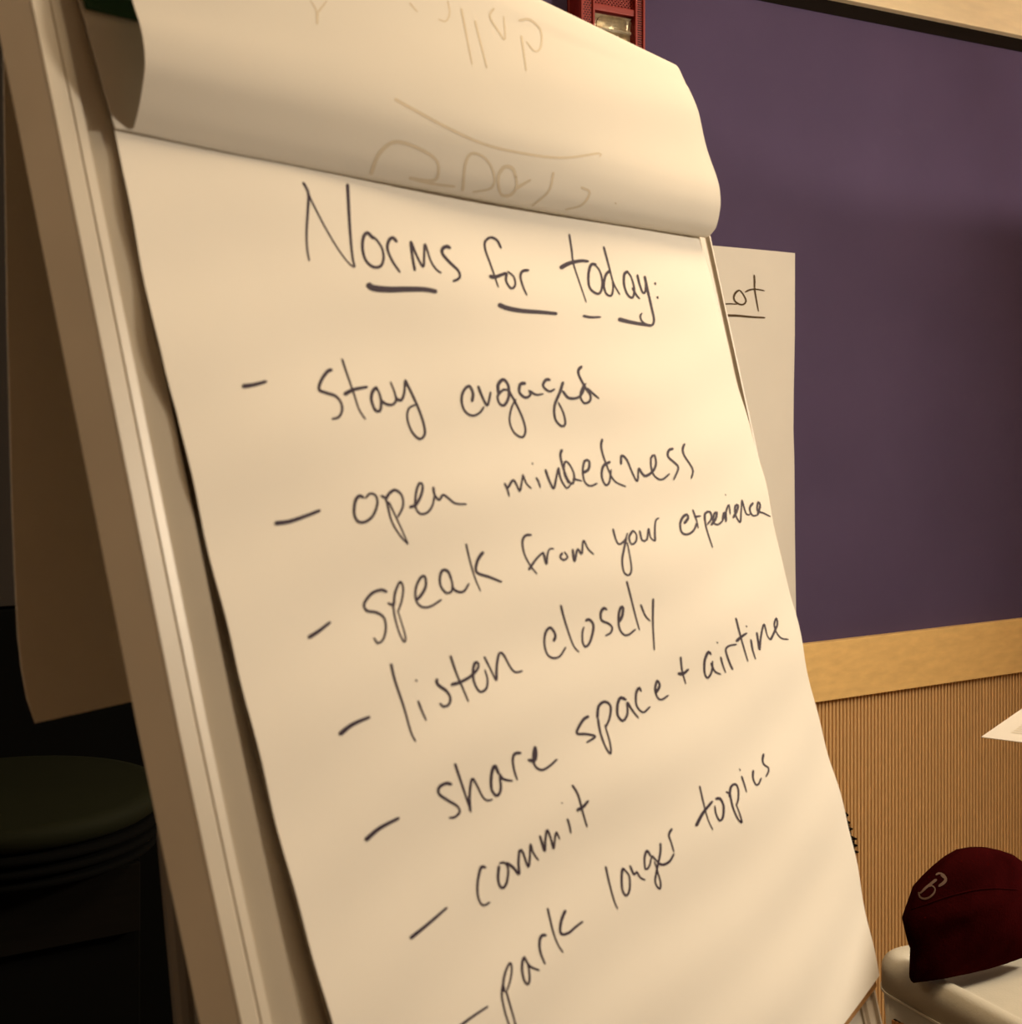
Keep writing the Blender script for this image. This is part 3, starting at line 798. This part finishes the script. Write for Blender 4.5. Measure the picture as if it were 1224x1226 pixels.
# perforated grille: mesh of small bars
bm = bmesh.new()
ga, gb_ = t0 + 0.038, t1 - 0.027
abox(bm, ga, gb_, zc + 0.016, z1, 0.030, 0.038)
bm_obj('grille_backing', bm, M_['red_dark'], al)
bm = bmesh.new()
k = 0; x = ga - 0.10
while x < gb_:
    for sgn in (1, -1):
        # diagonal bars clipped to the opening
        zz0, zz1 = zc + 0.016, z1
        xa, xb = (x, x + (zz1 - zz0)) if sgn > 0 else (x + (zz1 - zz0), x)
        def cl_(xa, za, xb, zb):
            if xa > xb: xa, za, xb, zb = xb, zb, xa, za
            if xb <= ga or xa >= gb_: return None
            if xa < ga: za += (zb - za) * (ga - xa) / (xb - xa); xa = ga
            if xb > gb_: zb = za + (zb - za) * (gb_ - xa) / (xb - xa); xb = gb_
            return xa, za, xb, zb
        c = cl_(xa, zz0, xb, zz1)
        if c and abs(c[2] - c[0]) > 0.002:
            p, q = wp(c[0], c[1], 0.041), wp(c[2], c[3], 0.041)
            d = (q - p); L_ = d.length; d.normalize()
            box_ax(bm, (p + q) / 2, d, WN, d.cross(WN), L_, 0.003, 0.0028)
    x += 0.0092
tag(bm_obj('grille', bm, M_['red'], al), kind='stuff')
bm = bmesh.new()
for i in range(40):
    for (ta, tb) in ((t1 - 0.023, t1 - 0.007), (t0 + 0.007, t0 + 0.033)):
        for j in range(3):
            tt = ta + (tb - ta) * (j + 0.5 + 0.5 * (i % 2)) / 3.5; zz = z0 + 0.003 + (z1 - z0 - 0.006) * i / 40
            abox(bm, tt - 0.0019, tt + 0.0019, zz - 0.0014, zz + 0.0014, OO - 0.0002, OO + 0.0008)
tag(bm_obj('stipple', bm, M_['red_dark'], al), kind='stuff')
# strobe: chrome trough reflector, flash tube, clear domed lens
ta, tb = t0 + 0.042, t1 - 0.031
tc_, zc_ = (ta + tb) / 2, zc - 0.048
bm = bmesh.new(); n = 14
for i in range(n):
    a0, a1 = math.pi * i / n, math.pi * (i + 1) / n
    f = lambda a: (zc_ + 0.042 * math.cos(a), 0.047 - 0.014 * math.sin(a))
    (za, oa), (zb, ob) = f(a0), f(a1)
    vs = [bm.verts.new(wp(ta - .006, za, oa)), bm.verts.new(wp(tb - .004, za, oa)), bm.verts.new(wp(tb - .004, zb, ob)), bm.verts.new(wp(ta - .006, zb, ob))]
    bm.faces.new(vs)
bm_obj('reflector', bm, M_['chrome'], al)
bm = bmesh.new(); tube(bm, [wp(ta + .008, zc_ + .008, 0.044), wp(tb - .008, zc_ + .008, 0.044)], 0.0035); tube(bm, [wp(tc_ + .004, zc_ - .03, 0.046), wp(tc_ + .002, zc_ - .004, 0.050)], 0.006)
bm_obj('flash_tube', bm, M_['board'], al)
bm = bmesh.new(); NS = 20
rings = []
for i in range(7):
    s = math.cos(i / 6 * math.pi / 2); o_ = 0.050 + 0.018 * math.sin(i / 6 * math.pi / 2)
    rg = []
    for k in range(NS):
        a = 2 * math.pi * k / NS; ca, sa = math.cos(a), math.sin(a)
        ex = 0.55
        x = math.copysign(abs(ca) ** ex, ca) * (tb - ta) / 2 * max(s, .02); zz = math.copysign(abs(sa) ** ex, sa) * 0.040 * max(s, .02)
        rg.append(bm.verts.new(wp(tc_ + x, zc_ + zz, o_)))
    rings.append(rg)
for A, C in zip(rings, rings[1:]):
    for k in range(NS): bm.faces.new([A[k], A[(k + 1) % NS], C[(k + 1) % NS], C[k]])
bm.faces.new(rings[-1]); bm.faces.new(rings[0][::-1])
bm_obj('strobe_lens', bm, M_['lens'], al, True)

# ------------------------------------------------------------------ grey moulded case, bottom right
A0 = CAMP + ray(1036, 1139) * 2.02
e1 = Vector((0.418, -0.908, 0)).normalized(); e2 = Vector((0.908, 0.418, 0)).normalized()
zt = A0.z + 0.004
cs = empty('storage_case', (A0 + e1 * .3 + e2 * .22).to_2d().to_3d() + Vector((0, 0, FZ)), 'grey moulded plastic case with rounded rim and vents, under the maroon cap', 'storage case')
cc = A0 + e1 * 0.30 + e2 * 0.215; LX, LY = 0.60, 0.43
def rr_ring(lx, ly, r, z, n=8):
    out = []
    for (sx, sy, a0) in ((1, 1, 0), (-1, 1, 90), (-1, -1, 180), (1, -1, 270)):
        for k in range(n + 1):
            a = math.radians(a0 + 90 * k / n)
            px = sx * (lx / 2 - r) + r * math.cos(a); py = sy * (ly / 2 - r) + r * math.sin(a)
            v = Vector((cc.x, cc.y, 0)) + e1 * px + e2 * py; v.z = z
            out.append(v)
    return out
def loft(bm, rings, cap0=True, cap1=True):
    R_ = [[bm.verts.new(p) for p in r] for r in rings]
    n = len(R_[0])
    for A, C in zip(R_, R_[1:]):
        for k in range(n): bm.faces.new([A[k], A[(k + 1) % n], C[(k + 1) % n], C[k]])
    if cap0: bm.faces.new(R_[0][::-1])
    if cap1: bm.faces.new(R_[-1])
lid_h = 0.046
rings = [rr_ring(LX, LY, 0.055, zt - lid_h)]
for i in range(9):
    a = math.pi / 2 * i / 8
    rings.append(rr_ring(LX - 2 * 0.020 * (1 - math.cos(a)), LY - 2 * 0.020 * (1 - math.cos(a)), 0.055 - 0.02 * (1 - math.cos(a)), zt - 0.020 + 0.020 * math.sin(a)))
rings.append(rr_ring(LX - 0.056, LY - 0.056, 0.03, zt - 0.0005))
rings.append(rr_ring(LX - 0.070, LY - 0.070, 0.025, zt - 0.004))
rings.append(rr_ring(LX - 0.086, LY - 0.086, 0.02, zt - 0.011))
rings.append(rr_ring(LX - 0.110, LY - 0.110, 0.015, zt - 0.013))
bm = bmesh.new(); loft(bm, rings); bm_obj('lid', bm, M_['case'], cs, True)
bm = bmesh.new(); loft(bm, [rr_ring(LX + 0.002, LY + 0.002, 0.055, zt - lid_h - 0.003), rr_ring(LX + 0.002, LY + 0.002, 0.055, zt - lid_h)]); bm_obj('seam_strip', bm, M_['case_dark'], cs)
bm = bmesh.new(); loft(bm, [rr_ring(LX - 0.10, LY - 0.08, 0.05, FZ), rr_ring(LX - 0.05, LY - 0.04, 0.05, 0.3), rr_ring(LX - 0.004, LY - 0.004, 0.055, zt - lid_h - 0.003)]); bm_obj('body', bm, M_['case'], cs, True)
# vents low on the long side
sf0 = Vector((cc.x, cc.y, 0)) - e2 * (LY / 2 - 0.003)
for i in range(6):
    p = hit_plane(1073 + i * 4.4, 1220 + i * 2.0, sf0, e2)
    bm = bmesh.new(); box_ax(bm, p - UP * 0.026 - e2 * 0.0025, e1, e2, UP, 0.0062, 0.006, 0.050, 0.001)
    bm_obj('vent_bar', bm, M_['vent'], cs)
p = (hit_plane(1073, 1220, sf0, e2) + hit_plane(1095, 1230, sf0, e2)) / 2
bm = bmesh.new(); box_ax(bm, p - UP * 0.027 - e2 * 0.001, e1, e2, UP, (hit_plane(1073, 1220, sf0, e2) - hit_plane(1095, 1230, sf0, e2)).to_2d().length + 0.004, 0.004, 0.050); bm_obj('vent_recess', bm, M_['hole'], cs)

# ------------------------------------------------------------------ maroon cap on the case
outline = [(1094, 1177), (1094.5, 1160), (1095, 1142), (1091, 1130), (1088, 1118), (1084.5, 1103), (1088, 1091), (1093, 1077), (1098, 1062), (1110, 1049), (1124, 1036), (1138, 1025), (1152, 1017), (1166, 1014.5), (1182, 1014.5), (1198, 1018), (1213, 1023), (1224, 1031), (1240, 1042), (1254, 1060), (1262, 1084), (1264, 1110), (1256, 1130), (1240, 1140), (1224, 1147), (1205, 1154), (1185, 1160), (1160, 1166), (1130, 1172), (1110, 1175)]
cap_d = 2.06
cap_n = Vector((0.44, -0.9, 0)).normalized()
cap_p0 = CAMP + ray(1160, 1167) * 1.925
CP = [hit_plane(x, y, cap_p0, cap_n) for x, y in outline]
cen = hit_plane(1165, 1100, cap_p0, cap_n)
cap_e = empty('knit_cap', hit_plane(1140, 1170, cap_p0, cap_n), 'soft maroon cap with a grey embroidered letter mark, resting on the grey case', 'cap')
NRg = 12
cap_v = (CAMP - cen).normalized()
vs, fs = [], []
K = len(CP)
def capdepth(s, P):
    base_ = 0.050 * math.sqrt(max(0, 1 - s ** 2.4))
    d = P - cen
    h = d.z; xx = d.dot(Vector((1, 0, 0)))
    crease = 0.012 * math.exp(-((h - 0.012 - 0.12 * xx) / 0.016) ** 2) * (1 - s)
    fold2 = 0.006 * math.sin(34 * xx + 22 * h) * (1 - s) * s * 2
    return base_ + crease + fold2
for sidek in (1, -1):
    for i in range(1, NRg + 1):
        s = i / NRg
        s2 = math.sin(s * math.pi / 2)
        for P in CP:
            q = cen + (P - cen) * s2
            vs.append(q + (cap_v if sidek > 0 else cap_n) * (capdepth(s2, q) if sidek > 0 else -0.8 * capdepth(s2, q)) if i < NRg else q.copy())
    vs.append(cen + (cap_v if sidek > 0 else cap_n) * (capdepth(0, cen) * (1 if sidek > 0 else -0.8)))
half = NRg * K + 1
for h_ in (0, 1):
    o_ = h_ * half
    for k in range(K):
        f = [o_ + half - 1, o_ + k, o_ + (k + 1) % K]; fs.append(f if h_ == 0 else f[::-1])
    for i in range(NRg - 1):
        for k in range(K):
            f = [o_ + i * K + k, o_ + (i + 1) * K + k, o_ + (i + 1) * K + (k + 1) % K, o_ + i * K + (k + 1) % K]
            fs.append(f if h_ == 0 else f[::-1])
crown = obj('crown', vs, fs, M_['maroon'], cap_e, True)
LG = crop(1060, 1000, 5.427, [
 (2.4, [(330, 262), (350, 250), (380, 258), (395, 285), (382, 312), (345, 335)]), (4.6, [(362, 258), (388, 275), (390, 295), (372, 315), (346, 330)]),
 (3.0, [(335, 288), (300, 315), (262, 345), (232, 375), (218, 372)]), (2.6, [(222, 378), (228, 402), (255, 412), (290, 400), (318, 372), (322, 345), (302, 328), (285, 335)]),
])
lg = handwriting('logo_patch', [crown], LG, M_['logo'], crown, lift=0.0012); lg['label'] = 'grey embroidered letter mark'
# brim seam piping along the crease
seam = catmull([Vector((1060 + x / 5.427, 1000 + y / 5.427)) for x, y in ((170, 480), (260, 450), (400, 400), (560, 360), (700, 345), (860, 352))], 2)
cb = BVHTree.FromPolygons([v.co + wloc(crown) for v in crown.data.vertices], [tuple(p.vertices) for p in crown.data.polygons])
pts = []
for p in seam:
    h = cb.ray_cast(CAMP, ray(p.x, p.y).normalized())
    if h[0] is not None: pts.append(h[0])
bm = bmesh.new(); tube(bm, pts, 0.0012, 6); bm_obj('seam', bm, M_['maroon'], cap_e, True)

# ------------------------------------------------------------------ printed handout on a stand that begins just right of the frame
zh = 1.17
def on_z(x, y, z):
    r = ray(x, y); return CAMP + r * ((z - CAMZ) / r.z)
tip = on_z(1175, 883, zh); d1 = (on_z(1224, 849, zh) - tip).normalized(); d2 = (on_z(1224, 888.5, zh) - tip).normalized()
d2 = (d2 - d1 * d2.dot(d1)).normalized() * 0.9 + d2 * 0.1; d2.normalize()
ho = empty('handout', tip + d1 * .14 + d2 * .108, 'white printed handout sheet whose corner pokes in at the right edge', 'paper sheet')
rows = [[tip + d1 * (0.2794 * i / 10) + d2 * (0.2159 * j / 8) for j in range(9)] for i in range(11)]
grid_sheet('sheet', rows, M_['copy_paper'], ho, thick=0.0006)
bm = bmesh.new()
for i in range(22):
    a = tip + d1 * (0.035 + i * 0.010) + d2 * 0.020 + UP * 0.0009
    L_ = 0.175 * random.uniform(0.8, 1.0)
    q = [a, a + d2 * L_, a + d2 * L_ + d1 * 0.0035, a + d1 * 0.0035]
    bm.faces.new([bm.verts.new(p) for p in q])
tag(bm_obj('printed_line', bm, M_['print'], ho), 'rows of small grey print', kind='stuff')
pb = Vector((0.86, 1.08, FZ))
ls = empty('lectern_stand', pb, 'slim black stand just beyond the right edge holding the handout', 'stand')
cD = tip + d1 * 0.165 + d2 * 0.15 - UP * 0.006
bm = bmesh.new(); box_ax(bm, cD, d1, d2, UP, 0.16, 0.13, 0.010, 0.002); bm_obj('desk', bm, M_['black'], ls)
bm = bmesh.new(); tube(bm, [cD - UP * 0.004, cD + UP * -0.05, Vector((pb.x, pb.y, cD.z - 0.10)), Vector((pb.x, pb.y, cD.z - 0.2)), Vector((pb.x, pb.y, FZ + 0.012))], 0.009); bm_obj('pole', bm, M_['black'], ls)
bm = bmesh.new(); lathe(bm, pb, [(0.14, 0.0), (0.14, 0.008), (0.03, 0.014), (0.012, 0.03)]); bm_obj('base', bm, M_['black'], ls, True)

# ------------------------------------------------------------------ dark things at the left: added screen standing in for shade, round-topped table
pt = empty('shade_screen', wp(-2.2, FZ, 0.2), 'added dark screen whose brown and black panels stand in for shade at the left edge', 'partition')
wall_box('upper_panel', -3.3, -1.3, 1.165, 2.45, 0.19, 0.22, M_['shade_panel'], pt, 0.003, None)
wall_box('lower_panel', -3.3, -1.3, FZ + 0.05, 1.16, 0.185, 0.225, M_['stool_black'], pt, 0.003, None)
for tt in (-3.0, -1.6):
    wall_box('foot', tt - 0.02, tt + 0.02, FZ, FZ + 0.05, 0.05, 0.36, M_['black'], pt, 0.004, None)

zs = 0.93
sc_c = on_z(8, 946, zs); st = empty('round_topped_table', (sc_c.x, sc_c.y, FZ), 'dark round-topped table with olive green top, its colours deepened for the shadow left of the easel', 'table')
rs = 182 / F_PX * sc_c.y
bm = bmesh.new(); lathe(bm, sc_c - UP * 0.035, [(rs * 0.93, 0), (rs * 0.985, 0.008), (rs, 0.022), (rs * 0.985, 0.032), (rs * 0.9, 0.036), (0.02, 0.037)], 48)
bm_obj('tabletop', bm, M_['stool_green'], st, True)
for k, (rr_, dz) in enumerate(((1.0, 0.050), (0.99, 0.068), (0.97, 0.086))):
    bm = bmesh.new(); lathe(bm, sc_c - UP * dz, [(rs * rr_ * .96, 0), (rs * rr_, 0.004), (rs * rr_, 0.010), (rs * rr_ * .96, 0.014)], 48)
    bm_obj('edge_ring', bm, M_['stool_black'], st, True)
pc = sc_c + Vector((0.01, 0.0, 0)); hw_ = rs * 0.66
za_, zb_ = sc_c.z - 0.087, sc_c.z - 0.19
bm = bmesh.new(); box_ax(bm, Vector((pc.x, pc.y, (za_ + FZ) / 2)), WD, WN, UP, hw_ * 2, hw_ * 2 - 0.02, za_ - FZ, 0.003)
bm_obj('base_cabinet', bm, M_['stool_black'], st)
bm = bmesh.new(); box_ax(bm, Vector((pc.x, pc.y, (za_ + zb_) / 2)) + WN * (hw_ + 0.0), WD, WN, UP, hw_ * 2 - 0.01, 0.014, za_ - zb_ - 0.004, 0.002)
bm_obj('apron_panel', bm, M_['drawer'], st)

# ------------------------------------------------------------------ housings added for the unseen lamps (outside the view)
K_ = Vector(KEY)
fl = empty('side_lamp', (K_.x + 0.12, K_.y, FZ), 'tall grey floor lamp with square head standing to the right of the chart', 'lamp')
bm = bmesh.new(); d = (Vector((0.0, 1.2, 1.35)) - K_).normalized(); ax = d.cross(UP).normalized(); ay = ax.cross(d)
box_ax(bm, K_ - d * 0.045, ax, ay, d, 0.46, 0.46, 0.06, 0.004); bm_obj('lamp_head', bm, M_['lampshade'], fl)
bm = bmesh.new(); hp = K_ - d * 0.06; tube(bm, [hp, Vector((hp.x, hp.y, FZ + 0.02))], 0.014); bm_obj('pole', bm, M_['lampshade'], fl)
bm = bmesh.new(); lathe(bm, (hp.x, hp.y, FZ), [(0.16, 0), (0.16, 0.015), (0.02, 0.025)]); bm_obj('base', bm, M_['lampshade'], fl, True)
ul = Vector(UPL)
u_e = empty('added_uplighter', (ul.x, ul.y, FZ), 'added square-shaded uplighter, unseen right of the view, cutting light across the wall', 'lamp')
hb_, rim = 0.25, 0.052
bm = bmesh.new()
for sx, sy in ((1, 0), (-1, 0), (0, 1), (0, -1)):
    c = ul + WD * (sx * hb_) + WN * (sy * hb_) + UP * (rim - 0.07)
    box_ax(bm, c, WD, WN, UP, 0.006 if sx else 2 * hb_ + .006, 0.006 if sy else 2 * hb_ + .006, 0.14)
box_ax(bm, ul + UP * (rim - 0.14), WD, WN, UP, 2 * hb_, 2 * hb_, 0.006)
bm_obj('beam_cutting_shade', bm, M_['lampshade'], u_e)
bm = bmesh.new(); tube(bm, [ul - UP * 0.11, Vector((ul.x, ul.y, FZ + 0.02))], 0.014); bm_obj('pole', bm, M_['lampshade'], u_e)
bm = bmesh.new(); lathe(bm, (ul.x, ul.y, FZ), [(0.16, 0), (0.16, 0.015), (0.02, 0.025)]); bm_obj('base', bm, M_['lampshade'], u_e, True)
